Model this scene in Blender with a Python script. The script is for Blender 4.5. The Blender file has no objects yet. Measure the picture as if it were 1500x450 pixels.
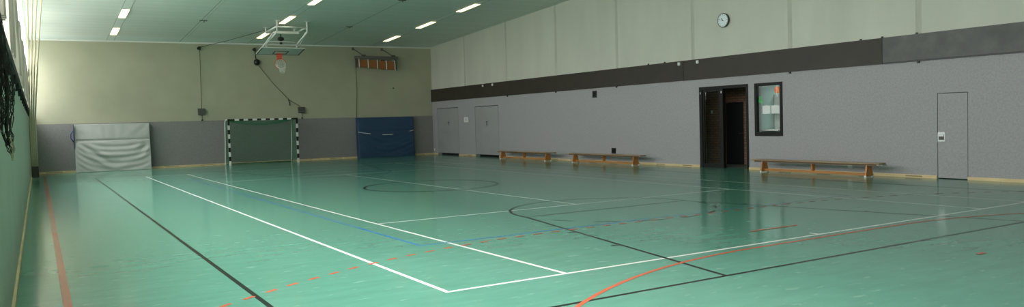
import bpy, bmesh, math, random
from mathutils import Vector, Matrix

random.seed(7)
C = bpy.context.scene.collection
scn = bpy.context.scene
PI = math.pi

# ------------------------------------------------------------------ camera
cam_d = bpy.data.cameras.new('camera'); cam = bpy.data.objects.new('camera', cam_d); C.objects.link(cam)
cam_d.sensor_fit = 'HORIZONTAL'; cam_d.sensor_width = 36.0
cam_d.lens = 36.0 * 1133.287 / 1500.0
cam_d.clip_end = 300; cam_d.clip_start = 0.02
rt = Vector((0.8519351, -0.5228787, -0.0283629)); dn = Vector((-0.0456826, -0.0202555, -0.9987506)); fw = Vector((0.521651, 0.8521664, -0.0411428))
m3 = Matrix((rt, -dn, -fw)).transposed()
cam.matrix_world = Matrix.Translation((0, 0, 1.61)) @ m3.to_4x4()
scn.camera = cam

# ------------------------------------------------------------------ exposure, world
scn.view_settings.view_transform = 'Standard'; scn.view_settings.look = 'None'
scn.view_settings.gamma = 1.0; scn.view_settings.use_curve_mapping = False
scn.view_settings.exposure = 0.12
SKY = 26.0
w = bpy.data.worlds.new('overcast_sky'); scn.world = w; w.use_nodes = True
wn = w.node_tree.nodes; bg = wn['Background']
tc = wn.new('ShaderNodeTexCoord'); sx = wn.new('ShaderNodeSeparateXYZ'); rp = wn.new('ShaderNodeValToRGB')
w.node_tree.links.new(tc.outputs['Generated'], sx.inputs[0]); w.node_tree.links.new(sx.outputs['Z'], rp.inputs[0])
rp.color_ramp.elements[0].position = 0.0; rp.color_ramp.elements[0].color = (.17, .17, .157, 1)     # ground and the tree line outside
rp.color_ramp.elements[1].position = 1.0; rp.color_ramp.elements[1].color = (1.0, 0.99, 1.0, 1)       # overcast sky, brightest overhead
for p_, c_ in ((.03, (.27, .265, .265)), (.36, (.27, .265, .265)), (.55, (.52, .515, .52)), (.74, (.90, .90, .90))):
    e_ = rp.color_ramp.elements.new(p_); e_.color = (*c_, 1)
w.node_tree.links.new(rp.outputs[0], bg.inputs[0]); bg.inputs[1].default_value = SKY
scn.cycles.max_bounces = 12; scn.cycles.diffuse_bounces = 6; scn.cycles.glossy_bounces = 4
scn.cycles.transparent_max_bounces = 16; scn.cycles.sample_clamp_indirect = 20.0

# room numbers
XL, XR, YB, YF = -0.27, 17.888, 37.203, -1.2
ZS = 2.50                       # window sill
ZBB, ZBT, ZD = 2.774, 3.414, 2.047
def zc(x, y): return 5.642 + .0055 * (x - XR) + .05 * (YB - y)

# daylight portals outside the window band (they only guide sampling of the sky)
for k in range(4):
    y0 = YF + k * 9.6; y1 = y0 + 9.6
    ld = bpy.data.lights.new('sky_portal', 'AREA'); ld.shape = 'RECTANGLE'; ld.size = 4.3; ld.size_y = y1 - y0
    ld.cycles.is_portal = True
    lo = bpy.data.objects.new('sky_portal', ld); C.objects.link(lo)
    lo.location = (XL - .55, (y0 + y1) / 2, ZS + 2.15); lo.rotation_euler = (0, -PI / 2, 0)

# ------------------------------------------------------------------ materials
def mat(name, col, rough=.6, metal=0., spec=.5, emit=None, es=0., noise=None, bump=None, trans=None):
    """procedural principled material; noise=(scale, amount, stretch xyz) varies the colour, bump=(scale, strength)"""
    m = bpy.data.materials.new(name); m.use_nodes = True
    n = m.node_tree.nodes; l = m.node_tree.links; b = n['Principled BSDF']
    b.inputs['Base Color'].default_value = (*col, 1); b.inputs['Roughness'].default_value = rough
    b.inputs['Metallic'].default_value = metal; b.inputs['Specular IOR Level'].default_value = spec
    if emit: b.inputs['Emission Color'].default_value = (*emit, 1); b.inputs['Emission Strength'].default_value = es
    if noise or bump:
        t = n.new('ShaderNodeTexCoord')
    if noise:
        mp = n.new('ShaderNodeMapping'); mp.inputs['Scale'].default_value = noise[2] if len(noise) > 2 else (1, 1, 1)
        nz = n.new('ShaderNodeTexNoise'); nz.inputs['Scale'].default_value = noise[0]; nz.inputs['Detail'].default_value = 5
        r = n.new('ShaderNodeValToRGB'); a = noise[1]
        r.color_ramp.elements[0].position = .3; r.color_ramp.elements[1].position = .7
        r.color_ramp.elements[0].color = (*[c * (1 - a) for c in col], 1)
        r.color_ramp.elements[1].color = (*[min(1, c * (1 + a)) for c in col], 1)
        l.new(t.outputs['Object'], mp.inputs[0]); l.new(mp.outputs[0], nz.inputs['Vector'])
        l.new(nz.outputs['Fac'], r.inputs[0]); l.new(r.outputs[0], b.inputs['Base Color'])
    if bump:
        nb = n.new('ShaderNodeTexNoise'); nb.inputs['Scale'].default_value = bump[0]; nb.inputs['Detail'].default_value = 3
        bp = n.new('ShaderNodeBump'); bp.inputs['Strength'].default_value = bump[1]; bp.inputs['Distance'].default_value = .01
        l.new(t.outputs['Object'], nb.inputs['Vector']); l.new(nb.outputs['Fac'], bp.inputs['Height']); l.new(bp.outputs[0], b.inputs['Normal'])
    return m

M = {}
# glossy green sports floor with faint streaks and scuffs
def floor_material():
    m = bpy.data.materials.new('green_sports_floor'); m.use_nodes = True
    n = m.node_tree.nodes; l = m.node_tree.links; b = n['Principled BSDF']
    t = n.new('ShaderNodeTexCoord')
    def noise(scale, sc, det=6):
        mp = n.new('ShaderNodeMapping'); mp.inputs['Scale'].default_value = sc
        nz = n.new('ShaderNodeTexNoise'); nz.inputs['Scale'].default_value = scale; nz.inputs['Detail'].default_value = det
        l.new(t.outputs['Object'], mp.inputs[0]); l.new(mp.outputs[0], nz.inputs['Vector']); return nz.outputs['Fac']
    def ramp(src, p0, c0, p1, c1):
        r = n.new('ShaderNodeValToRGB'); e = r.color_ramp.elements
        e[0].position = p0; e[1].position = p1; e[0].color = (*c0, 1); e[1].color = (*c1, 1); l.new(src, r.inputs[0]); return r.outputs[0]
    def mix(f, a, b2, mode='MIX'):
        x = n.new('ShaderNodeMix'); x.data_type = 'RGBA'; x.blend_type = mode
        if isinstance(f, float): x.inputs[0].default_value = f
        else: l.new(f, x.inputs[0])
        for i, v in ((6, a), (7, b2)):
            if isinstance(v, tuple): x.inputs[i].default_value = (*v, 1)
            else: l.new(v, x.inputs[i])
        return x.outputs[2]
    base = ramp(noise(.55, (1, .35, 1)), .3, FL0, .7, FL1)
    streak = ramp(noise(1.8, (1, 3.2, 1)), .3, (.92, .92, .92), .7, (1.06, 1.06, 1.06))
    c = mix(1.0, base, streak, 'MULTIPLY')
    scuff = ramp(noise(4.2, (1, 2.2, 1), 9), .62, (0, 0, 0), .74, (.34, .34, .34))
    c = mix(scuff, c, (.36, .55, .46))
    l.new(c, b.inputs['Base Color'])
    r = n.new('ShaderNodeMapRange'); r.inputs['To Min'].default_value = .12; r.inputs['To Max'].default_value = .17
    l.new(noise(1.3, (1, 2, 1)), r.inputs[0]); l.new(r.outputs[0], b.inputs['Roughness'])
    b.inputs['Specular IOR Level'].default_value = .20
    bp = n.new('ShaderNodeBump'); bp.inputs['Strength'].default_value = .01; bp.inputs['Distance'].default_value = .02
    l.new(noise(2, (1, 2, 1), 2), bp.inputs['Height']); l.new(bp.outputs[0], b.inputs['Normal'])
    return m
FL0, FL1 = (.090, .256, .186), (.114, .302, .225)
M['floor'] = floor_material()
M['l_white'] = mat('white_line_paint', (.72, .74, .70), .16, spec=.20)
M['l_black'] = mat('black_line_paint', (.012, .016, .014), .16, spec=.12)
M['l_orange'] = mat('orange_line_paint', (.48, .105, .05), .16, spec=.08)
M['l_blue'] = mat('blue_line_paint', (.05, .20, .42), .16, spec=.20)
M['cream'] = mat('cream_textured_wallpaper', (.40, .405, .29), .85, noise=(1.2, .05), bump=(30, .25))
M['felt'] = mat('grey_needle_felt', (.375, .368, .378), .95, spec=.2, noise=(26, .10), bump=(60, .4))
M['felt_shaded'] = mat('shaded_grey_needle_felt', (.25, .245, .24), .95, spec=.2, noise=(26, .10), bump=(60, .4))  # same felt, colour lowered to paint in the weaker light on the back wall
M['panel'] = mat('pale_wall_panel', (.58, .585, .51), .7, noise=(.9, .06, (1, 1, .25)))
M['groove'] = mat('stained_panel_joint', (.49, .495, .425), .8, noise=(4, .14, (1, 1, .2)))
M['brown'] = mat('dark_brown_panel', (.036, .028, .021), .55, noise=(2, .12))
M['greyband'] = mat('scuffed_grey_panel', (.12, .118, .115), .6, noise=(3, .22, (1, 1, 1)))
M['wood'] = mat('pale_oak_skirting', (.66, .51, .28), .5, noise=(5, .15, (1, .3, 4)))
M['ventslot'] = mat('skirting_vent_slot', (.28, .21, .11), .6)
M['benchwood'] = mat('varnished_orange_pine', (.46, .185, .045), .35, noise=(4, .2, (6, .4, 6)))
M['benchshade'] = mat('shaded_bench_rail', (.13, .075, .04), .5)  # rail colour darkened to paint in the shadow under the seat plank
M['benchtop'] = mat('worn_bench_plank', (.36, .25, .15), .35, noise=(4, .2, (6, .4, 6)))
M['black'] = mat('black_paint', (.010, .010, .010), .4)
M['blackm'] = mat('black_metal_frame', (.007, .007, .007), .5, spec=.25)
M['white'] = mat('white_paint', (.72, .74, .70), .4)
M['tube'] = mat('white_steel_tube', (.74, .76, .72), .4)
M['door'] = mat('grey_door_panel', (.33, .335, .335), .7, noise=(1.5, .04))
M['steel'] = mat('brushed_steel', (.55, .58, .57), .3, metal=.8)
M['rubber'] = mat('white_rubber', (.75, .75, .72), .5)
M['boxgrey'] = mat('grey_hoist_box', (.075, .075, .065), .5)
M['cable'] = mat('steel_cable', (.05, .055, .045), .5)
M['ceil'] = None
M['orange'] = mat('orange_red_enamel', (.62, .10, .05), .4)
M['netwhite'] = mat('white_cord', (.75, .76, .72), .8)
M['netgreen'] = mat('green_cord', (.05, .26, .13), .8)
M['netblack'] = mat('black_cord', (.045, .041, .036), .9)
M['rope'] = mat('hemp_rope', (.62, .56, .40), .9, noise=(60, .2))
M['matgrey'] = mat('grey_vinyl_cover', (.43, .445, .42), .42, noise=(1.5, .06))
M['matblue'] = mat('navy_vinyl_cover', (.022, .062, .125), .5, noise=(1.5, .08))
M['blueside'] = mat('blue_vinyl_edge', (.025, .05, .16), .45)
M['brick'] = None
M['beige'] = mat('beige_window_frame', (.50, .50, .42), .5)
M['teal'] = mat('teal_window_frame', (.03, .25, .17), .5)
M['sill'] = mat('dark_sill_rail', (.014, .013, .012), .6)
M['lwall'] = mat('pale_green_wall_paint', (.42, .45, .38), .7, noise=(1.0, .05))
M['office'] = mat('pale_office_wall', (.40, .52, .49), .8)
M['dial'] = mat('clock_dial', (.78, .85, .88), .5)
M['paper'] = mat('white_paper', (.80, .82, .80), .8)
M['board_ply'] = mat('white_backboard', (.55, .60, .56), .4)
M['orangewood'] = mat('orange_brown_wood', (.30, .115, .03), .6, noise=(6, .15, (.6, 5, 5)))
M['greyrail'] = mat('grey_steel_rail', (.12, .125, .11), .5)
M['lamp'] = mat('lamp_diffuser', (.9, .88, .8), .5, emit=(1.0, .80, .47), es=1.9)
M['chan'] = mat('lamp_channel_edge', (.26, .31, .28), .5)
M['alu'] = mat('pale_lamp_channel', (.68, .76, .72), .4)
M['tile'] = mat('corridor_tiles', (.16, .17, .16), .4)
M['darkdoor'] = mat('near_black_door', (.012, .013, .014), .5)
M['orange_st'] = mat('orange_sticker', (.85, .20, .05), .6)
M['green_st'] = mat('green_sticker', (.12, .50, .16), .6)
M['dark'] = mat('shade_backing', (.006, .006, .006), .9)  # near-black colour painted in for the unlit space behind doors

def brick_mat():
    m = bpy.data.materials.new('dark_red_brick'); m.use_nodes = True
    n = m.node_tree.nodes; l = m.node_tree.links; b = n['Principled BSDF']; b.inputs['Roughness'].default_value = .85
    t = n.new('ShaderNodeTexCoord'); mp = n.new('ShaderNodeMapping'); mp.inputs['Rotation'].default_value = (PI / 2, 0, PI / 2)
    br = n.new('ShaderNodeTexBrick'); br.inputs['Color1'].default_value = (.36, .18, .11, 1); br.inputs['Color2'].default_value = (.26, .13, .085, 1)
    br.inputs['Mortar'].default_value = (.12, .10, .08, 1); br.inputs['Scale'].default_value = 1.0
    br.inputs['Brick Width'].default_value = .25; br.inputs['Row Height'].default_value = .083; br.inputs['Mortar Size'].default_value = .012
    sp = n.new('ShaderNodeSeparateXYZ'); cb = n.new('ShaderNodeCombineXYZ')
    l.new(t.outputs['Object'], sp.inputs[0]); l.new(sp.outputs['Y'], cb.inputs['X']); l.new(sp.outputs['Z'], cb.inputs['Y'])
    l.new(cb.outputs[0], br.inputs['Vector']); l.new(br.outputs['Color'], b.inputs['Base Color']); return m
M['brick'] = brick_mat()

def ceiling_mat():
    m = bpy.data.materials.new('white_ceiling_panels'); m.use_nodes = True
    n = m.node_tree.nodes; l = m.node_tree.links; b = n['Principled BSDF']; b.inputs['Roughness'].default_value = .55
    t = n.new('ShaderNodeTexCoord'); sp = n.new('ShaderNodeSeparateXYZ'); cb = n.new('ShaderNodeCombineXYZ')
    br = n.new('ShaderNodeTexBrick'); br.offset = 0
    br.inputs['Color1'].default_value = (.69, .76, .70, 1); br.inputs['Color2'].default_value = (.655, .725, .665, 1)
    br.inputs['Mortar'].default_value = (.55, .61, .56, 1); br.inputs['Scale'].default_value = 1
    br.inputs['Brick Width'].default_value = 5.95; br.inputs['Row Height'].default_value = .62; br.inputs['Mortar Size'].default_value = .018
    ad = n.new('ShaderNodeMath'); ad.operation = 'ADD'; ad.inputs[1].default_value = .24
    l.new(t.outputs['Object'], sp.inputs[0]); l.new(sp.outputs['X'], ad.inputs[0]); l.new(ad.outputs[0], cb.inputs['X']); l.new(sp.outputs['Y'], cb.inputs['Y'])
    l.new(cb.outputs[0], br.inputs['Vector']); l.new(br.outputs['Color'], b.inputs['Base Color']); return m
M['ceil'] = ceiling_mat()
M['ceil_end'] = mat('smooth_ceiling_strip', (.70, .80, .77), .4)

def glass_mat(name, tint=(1, 1, 1), refl=1.0):
    m = bpy.data.materials.new(name); m.use_nodes = True
    n = m.node_tree.nodes; l = m.node_tree.links; n.remove(n['Principled BSDF']); out = n['Material Output']
    tr = n.new('ShaderNodeBsdfTransparent'); tr.inputs[0].default_value = (*tint, 1)
    gl = n.new('ShaderNodeBsdfGlossy'); gl.inputs['Roughness'].default_value = .02
    fr = n.new('ShaderNodeFresnel'); fr.inputs[0].default_value = 1.45
    ge = n.new('ShaderNodeNewGeometry'); iv = n.new('ShaderNodeMath'); iv.operation = 'SUBTRACT'; iv.inputs[0].default_value = 1; l.new(ge.outputs['Backfacing'], iv.inputs[1])
    mu = n.new('ShaderNodeMath'); mu.operation = 'MULTIPLY'; l.new(fr.outputs[0], mu.inputs[0]); l.new(iv.outputs[0], mu.inputs[1])
    mx = n.new('ShaderNodeMixShader'); l.new(mu.outputs[0], mx.inputs[0]); l.new(tr.outputs[0], mx.inputs[1]); l.new(gl.outputs[0], mx.inputs[2])
    l.new(mx.outputs[0], out.inputs[0]); return m
M['glass'] = glass_mat('clear_window_glass')
M['glass_d'] = glass_mat('dim_door_glass', (.95, .97, .95))

def curtain_mat(name, dcol, tcol, fac):
    m = bpy.data.materials.new(name); m.use_nodes = True
    n = m.node_tree.nodes; l = m.node_tree.links; n.remove(n['Principled BSDF']); out = n['Material Output']
    d = n.new('ShaderNodeBsdfDiffuse'); d.inputs[0].default_value = (*dcol, 1)
    t = n.new('ShaderNodeBsdfTranslucent'); t.inputs[0].default_value = (*tcol, 1)
    mx = n.new('ShaderNodeMixShader'); mx.inputs[0].default_value = fac
    l.new(d.outputs[0], mx.inputs[1]); l.new(t.outputs[0], mx.inputs[2]); l.new(mx.outputs[0], out.inputs[0]); return m
M['curtain'] = curtain_mat('cream_curtain_cloth', (.30, .30, .24), (.34, .33, .27), .10)
M['sheer'] = curtain_mat('sheer_white_cloth', (.7, .7, .68), (.80, .82, .80), .75)

# ------------------------------------------------------------------ mesh helpers
class MB:
    def __init__(s): s.v = []; s.f = []; s.mi = []; s.mats = []; s.sm = []
    def mid(s, m):
        if m not in s.mats: s.mats.append(m)
        return s.mats.index(m)
    def face(s, pts, m, smooth=False):
        i = len(s.v); s.v += [tuple(p) for p in pts]; s.f.append(list(range(i, i + len(pts)))); s.mi.append(s.mid(m)); s.sm.append(smooth)
    def hexa(s, p, m):          # p: 4 bottom (ccw from above), 4 top
        i = len(s.v); s.v += [tuple(q) for q in p]; k = s.mid(m)
        for q in ((3, 2, 1, 0), (4, 5, 6, 7), (0, 1, 5, 4), (1, 2, 6, 5), (2, 3, 7, 6), (3, 0, 4, 7)):
            s.f.append([i + j for j in q]); s.mi.append(k); s.sm.append(False)
    def box(s, x0, x1, y0, y1, z0, z1, m):
        s.hexa([(x0, y0, z0), (x1, y0, z0), (x1, y1, z0), (x0, y1, z0), (x0, y0, z1), (x1, y0, z1), (x1, y1, z1), (x0, y1, z1)], m)
    def tube(s, pts, r, m, n=8, radii=None, close=True):
        pts = [Vector(p) for p in pts]; k = s.mid(m); rings = []
        up = None
        for i, p in enumerate(pts):
            a = pts[max(i - 1, 0)]; b = pts[min(i + 1, len(pts) - 1)]; d = (b - a)
            d = d.normalized() if d.length > 1e-9 else Vector((0, 0, 1))
            if up is None: up = d.orthogonal().normalized()
            else:
                up = up - d * up.dot(d); up = up.normalized() if up.length > 1e-6 else d.orthogonal().normalized()
            sd = d.cross(up); rr = radii[i] if radii else r; i0 = len(s.v)
            for j in range(n):
                a2 = 2 * PI * j / n; s.v.append(tuple(p + (up * math.cos(a2) + sd * math.sin(a2)) * rr))
            rings.append(i0)
        for a, b in zip(rings, rings[1:]):
            for j in range(n):
                s.f.append([a + j, a + (j + 1) % n, b + (j + 1) % n, b + j]); s.mi.append(k); s.sm.append(n > 4)
        if close:
            s.f.append([rings[0] + j for j in range(n)][::-1]); s.mi.append(k); s.sm.append(False)
            s.f.append([rings[-1] + j for j in range(n)]); s.mi.append(k); s.sm.append(False)
    def disc(s, c, ax, r, th, m, n=28):
        c = Vector(c); ax = Vector(ax).normalized(); s.tube([c, c + ax * th], r, m, n)
    def torus(s, c, ax, R, r, m, n=32, k=8):
        c = Vector(c); ax = Vector(ax).normalized(); u = ax.orthogonal().normalized(); v = ax.cross(u)
        pts = [c + (u * math.cos(2 * PI * i / n) + v * math.sin(2 * PI * i / n)) * R for i in range(n + 1)]
        s.tube(pts, r, m, k, close=False)
    def build(s, name, parent=None, kind=None, bevel=0, origin=None):
        me = bpy.data.meshes.new(name)
        o0 = Vector(origin) if origin else Vector((0, 0, 0))
        me.from_pydata([tuple(Vector(v) - o0) for v in s.v], [], s.f)
        for mm in s.mats: me.materials.append(M[mm])
        me.polygons.foreach_set('material_index', s.mi); me.polygons.foreach_set('use_smooth', s.sm)
        bm = bmesh.new(); bm.from_mesh(me); bmesh.ops.recalc_face_normals(bm, faces=bm.faces); bm.to_mesh(me); bm.free()
        o = bpy.data.objects.new(name, me); C.objects.link(o); o.location = o0
        if parent: o.parent = parent; o.location = o0
        if kind: o['kind'] = kind
        if bevel:
            b = o.modifiers.new('bevel', 'BEVEL'); b.width = bevel; b.segments = 2; b.limit_method = 'ANGLE'
        return o
def tag(o, label, cat, group=None):
    o['label'] = label; o['category'] = cat
    if group: o['group'] = group
    return o
def thing(name, label, cat, loc=(0, 0, 0), group=None):
    o = bpy.data.objects.new(name, None); o.empty_display_size = .2; C.objects.link(o); o.location = loc
    return tag(o, label, cat, group)
def part(mb, name, root, **k):
    """mesh coordinates are world coordinates; keep them there under a root that sits at its own base"""
    o = mb.build(name, **k); o.parent = root; o.matrix_parent_inverse = Matrix.Translation(-root_loc(root)); return o
def root_loc(r):
    p = Vector(r.location)
    while r.parent: r = r.parent
    return p if not r else Vector(r.location)
def wire(o, th):
    md = o.modifiers.new('strands', 'WIREFRAME'); md.thickness = th; md.use_even_offset = False; md.use_boundary = True; md.use_replace = True

# ------------------------------------------------------------------ floor with its court markings
fb = MB()
fb.box(XL - .3, XR + .27, YF - .3, YB + .3, -.2, 0, 'floor')
LW = .05
LZ = [0.0010]
def line(x0, y0, x1, y1, m, wd=LW):
    LZ[0] += .00002; z = LZ[0]
    d = Vector((x1 - x0, y1 - y0)); d.normalize(); nx, ny = -d.y * wd / 2, d.x * wd / 2
    fb.face([(x0 + nx, y0 + ny, z), (x0 - nx, y0 - ny, z), (x1 - nx, y1 - ny, z), (x1 + nx, y1 + ny, z)], m)
def poly(pts, m, wd=LW):
    LZ[0] += .00002; z = LZ[0]; q = []
    for i, p in enumerate(pts):
        a = pts[max(i - 1, 0)]; b = pts[min(i + 1, len(pts) - 1)]; d = Vector((b[0] - a[0], b[1] - a[1])).normalized()
        q.append(((p[0] - d.y * wd / 2, p[1] + d.x * wd / 2, z), (p[0] + d.y * wd / 2, p[1] - d.x * wd / 2, z)))
    for a, b in zip(q, q[1:]): fb.face([a[0], a[1], b[1], b[0]], m)
XM, YM = 8.80, 18.4
def my(y): return 2 * YM - y
def mx(x): return 2 * XM - x
# tennis court, white
tx0, tx1, sx0, sx1 = 3.272, 14.287, 4.664, 12.843
ty0, ty1 = 6.597, 30.6
line(tx0, ty0 - LW / 2, tx0, ty1, 'l_white'); line(tx1, ty0, tx1, ty1, 'l_white'); line(sx0, ty0, sx0, ty1, 'l_white'); line(sx1, ty0, sx1, ty1, 'l_white')
line(tx0, ty0, tx1, ty0, 'l_white'); line(tx0, ty1, tx1, ty1, 'l_white')
line(sx0, 11.909, sx1, 11.909, 'l_white'); line(sx0, 24.986, sx1, 24.986, 'l_white'); line(8.702, 11.909, 8.702, 24.986, 'l_white')
line(8.79, ty0, 8.79, ty0 + .16, 'l_white')
# volleyball court, blue
line(4.26, 9.353, 4.26, my(9.353), 'l_blue'); line(mx(4.26), 9.353, mx(4.26), my(9.353), 'l_blue'); line(4.26, 9.353, mx(4.26), 9.353, 'l_blue'); line(4.26, my(9.353), mx(4.26), my(9.353), 'l_blue')
# basketball court, black
bx0, bx1, by0 = 1.724, 15.98, 5.476; by1 = 31.8
line(bx0, by0, bx0, by1, 'l_black'); line(bx1, by0, bx1, by1, 'l_black'); line(bx0, by0, bx1, by0, 'l_black'); line(bx0, by1, bx1, by1, 'l_black')
def key(f, base):
    ft = 10.93 if f > 0 else my(10.93)
    line(6.93, ft, 5.836, base, 'l_black'); line(10.52, ft, 11.83, base, 'l_black'); line(6.93, ft, 10.52, ft, 'l_black')
    arc = [(8.76 + 1.83 * math.cos(a), ft + f * 1.83 * math.sin(a)) for a in [PI * i / 40 for i in range(41)]]; poly(arc, 'l_black')
    for a0 in (200, 223, 246, 269, 292, 315, 337):
        poly([(8.76 + 1.83 * math.cos(math.radians(a)), ft + f * 1.83 * math.sin(math.radians(a))) for a in range(a0, a0 + 13, 3)], 'l_black')
    for t in (.36, .6, .22):
        xa = 6.93 + (5.836 - 6.93) * t; ya = ft + (base - ft) * t; line(xa, ya, xa - .14, ya + .02, 'l_black')
        xb = 10.52 + (11.83 - 10.52) * t; line(xb, ya, xb + .14, ya + .02, 'l_black')
key(1, by0); key(-1, by1)
poly([(XM - .05 + 1.72 * math.cos(2 * PI * i / 64), YM + 1.8 * math.sin(2 * PI * i / 64)) for i in range(65)], 'l_black', .075)
# handball, orange
line(.171, YF + .1, .171, YB - .1, 'l_orange', .075)
gx = 7.3
six = [(gx - 6 * math.cos(a), .42 + 6 * math.sin(a)) for a in [PI / 2 * i / 30 for i in range(31)]] + [(mx(gx) + 6 * math.sin(a), .42 + 6 * math.cos(a)) for a in [PI / 2 * i / 30 for i in range(31)]]
poly(six, 'l_orange'); poly([(x, my(y)) for x, y in six if my(y) < YB - .05], 'l_orange')
nine = [(-.2, 6.0), (.6, 6.75), (1.447, 7.43), (2.156, 7.93), (2.91, 8.36), (3.70, 8.71), (4.545, 8.97), (5.4, 9.14), (6.2, 9.2), (7.3, 9.2), (mx(7.3), 9.2), (mx(6.2), 9.2), (mx(5.4), 9.14), (mx(4.545), 8.97), (mx(3.7), 8.71), (mx(2.91), 8.36), (mx(2.156), 7.93), (mx(1.447), 7.43)]
def dashes(path, m, on=.15, off=.165):
    d = 0; segs = []
    pts = [Vector(p) for p in path]; acc = [0]
    for a, b in zip(pts, pts[1:]): acc.append(acc[-1] + (b - a).length)
    def at(s):
        for i in range(len(pts) - 1):
            if s <= acc[i + 1]: return pts[i].lerp(pts[i + 1], (s - acc[i]) / (acc[i + 1] - acc[i]))
        return pts[-1]
    while d + on < acc[-1]:
        a, b = at(d), at(d + on); line(a.x, a.y, b.x, b.y, m); d += on + off
dashes(nine[1:], 'l_orange'); dashes([(x, my(y)) for x, y in nine[1:]], 'l_orange')
line(8.34, 7.36, 9.28, 7.34, 'l_orange'); line(8.78, 4.57, 8.93, 4.57, 'l_orange')
line(8.34, my(7.36), 9.28, my(7.34), 'l_orange')
fb.build('floor', kind='structure')

# ------------------------------------------------------------------ ceiling
cb_ = MB()
def cq(mb, x0, x1, y0, y1, m, off=0., th=None):
    p = [(x0, y0, zc(x0, y0) - off), (x1, y0, zc(x1, y0) - off), (x1, y1, zc(x1, y1) - off), (x0, y1, zc(x0, y1) - off)]
    t = .3 if th is None else th
    mb.hexa(p + [(a, b, c + t) for a, b, c in p], m)
cq(cb_, XL - .27, XR + .27, YF - .3, 35.95, 'ceil'); cq(cb_, XL - .27, XR + .27, 35.95, YB + .3, 'ceil_end')
for x in (5.58, 11.62): cq(cb_, x - .012, x + .012, YF, YB, 'chan', .002, .002)
cb_.build('ceiling', kind='structure')
k = 1
for x in (2.83, 8.64, 14.63):
    t = MB()
    for s in (-.15, .135): cq(t, x + s, x + s + .015, YF + .3, YB - .02, 'chan', .006, .006)
    cq(t, x - .135, x + .135, YF + .3, YB - .02, 'alu', .004, .004)
    t.build('trim_%d' % k, kind='structure'); k += 1
t = MB(); t.hexa([(XL, YB - .05, zc(XL, YB) - .06), (XR, YB - .05, zc(XR, YB) - .06), (XR, YB, zc(XR, YB) - .06), (XL, YB, zc(XL, YB) - .06),
                  (XL, YB - .05, zc(XL, YB)), (XR, YB - .05, zc(XR, YB)), (XR, YB, zc(XR, YB)), (XL, YB, zc(XL, YB))], 'tube')
t.build('trim_4', kind='structure')

# ------------------------------------------------------------------ back wall
b = MB(); b.hexa([(XL - .3, YB, 0), (XR + .27, YB, 0), (XR + .27, YB + .3, 0), (XL - .3, YB + .3, 0), (XL - .3, YB, zc(XL - .3, YB)), (XR + .27, YB, zc(XR + .27, YB)), (XR + .27, YB + .3, zc(XR, YB)), (XL - .3, YB + .3, zc(XL, YB))], 'cream')
b.box(XL, XR, YB - .02, YB, 0, ZD, 'felt_shaded'); b.build('wall_back', kind='structure')
b = MB()
x = XL
while x < XR - .06:
    x2 = min(x + 1.5, XR - .02); b.box(x, x2 - .006, YB - .05, YB - .02, 0, .085, 'wood')
    if x2 - x > .9: b.box(x + .5, x + 1.1, YB - .052, YB - .05, .03, .055, 'ventslot')
    x = x2
b.build('baseboard_back', kind='structure')

# ------------------------------------------------------------------ right wall
T = .26
OP = [(34.25, 36.60, 0, 2.41), (30.31, 32.52, 0, 2.385), (15.81, 17.78, 0, 2.525), (14.58, 15.566, .99, 2.52), (9.50, 10.20, 0, 1.992)]
b = MB(); ys = sorted([YF - .3, YB] + [v for o in OP for v in o[:2]])
for y0, y1 in zip(ys, ys[1:]):
    o = [q for q in OP if q[0] <= y0 and q[1] >= y1]
    if not o: b.box(XR, XR + T, y0, y1, 0, ZBB, 'felt')
    else:
        if o[0][2] > 0: b.box(XR, XR + T, y0, y1, 0, o[0][2], 'felt')
        b.box(XR, XR + T, y0, y1, o[0][3], ZBB, 'felt')
for q in (OP[0], OP[1], OP[4]): b.box(XR + T - .04, XR + T, q[0], q[1], q[2], q[3], 'dark')  # backing sheets that paint in the darkness around the closed doors
b.box(XR, XR + T, YF - .3, YB, ZBB, ZBT, 'felt')
# upper panels with stained joints
js = [YF - .3, 3.1, 6.86, 10.63, 14.3, 18.02, 21.8, 25.62, 29.49, 33.42, YB]
for y0, y1 in zip(js, js[1:]):
    g0 = .07 if y0 > 0 else 0
    def up(ya, yb, x0, m):
        b.hexa([(x0, ya, ZBT), (XR + T, ya, ZBT), (XR + T, yb, ZBT), (x0, yb, ZBT), (x0, ya, zc(XR, ya)), (XR + T, ya, zc(XR + T, ya)), (XR + T, yb, zc(XR + T, yb)), (x0, yb, zc(XR, yb))], m)
    up(y0 + g0, y1 - .07, XR, 'panel'); up(y1 - .07, min(y1 + .07, YB), XR + .006, 'groove')
b.build('wall_right', kind='structure')
# band of protective panels
b = MB()
b.box(XR - .05, XR, 18.42, YB - .02, ZBB, ZBT, 'brown'); b.box(XR - .05, XR, 11.54, 18.405, ZBB, ZBT, 'brown'); b.build('trim_5', kind='structure')
b = MB(); b.box(XR - .055, XR, YF, 11.52, ZBB, ZBT, 'greyband'); b.box(XR - .062, XR - .055, YF, 11.52, ZBB, ZBB + .03, 'black'); b.box(XR - .058, XR - .055, 11.505, 11.52, ZBB + .03, ZBT, 'greyrail'); b.build('trim_6', kind='structure')
b = MB()
for y in (12.12, 11.54, 10.66, 19.3, 20.1): b.box(XR - .055, XR - .02, y - .02, y + .02, ZBT, ZBT + .035, 'black')
for y in (29.43, 25.66, 21.83, 14.3, 10.63): b.box(XR - .05, XR - .01, y - .025, y + .025, ZBB - .05, ZBB, 'black')
b.build('trim_7', kind='structure')
# skirting in stretches between the doors
b = MB()
for y0, y1 in ((36.6, YB - .05), (32.52, 34.25), (17.79, 30.31), (10.2, 15.8), (YF, 9.5)):
    y = y0
    while y < y1 - .05:
        y2 = min(y + 1.25, y1); b.box(XR - .03, XR, y + .004, y2, 0, .07, 'wood')
        if y2 - y > .8: b.box(XR - .032, XR - .03, y + .35, y + .35 + .42, .02, .05, 'ventslot')
        y = y2
b.build('baseboard_right', kind='structure')
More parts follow.
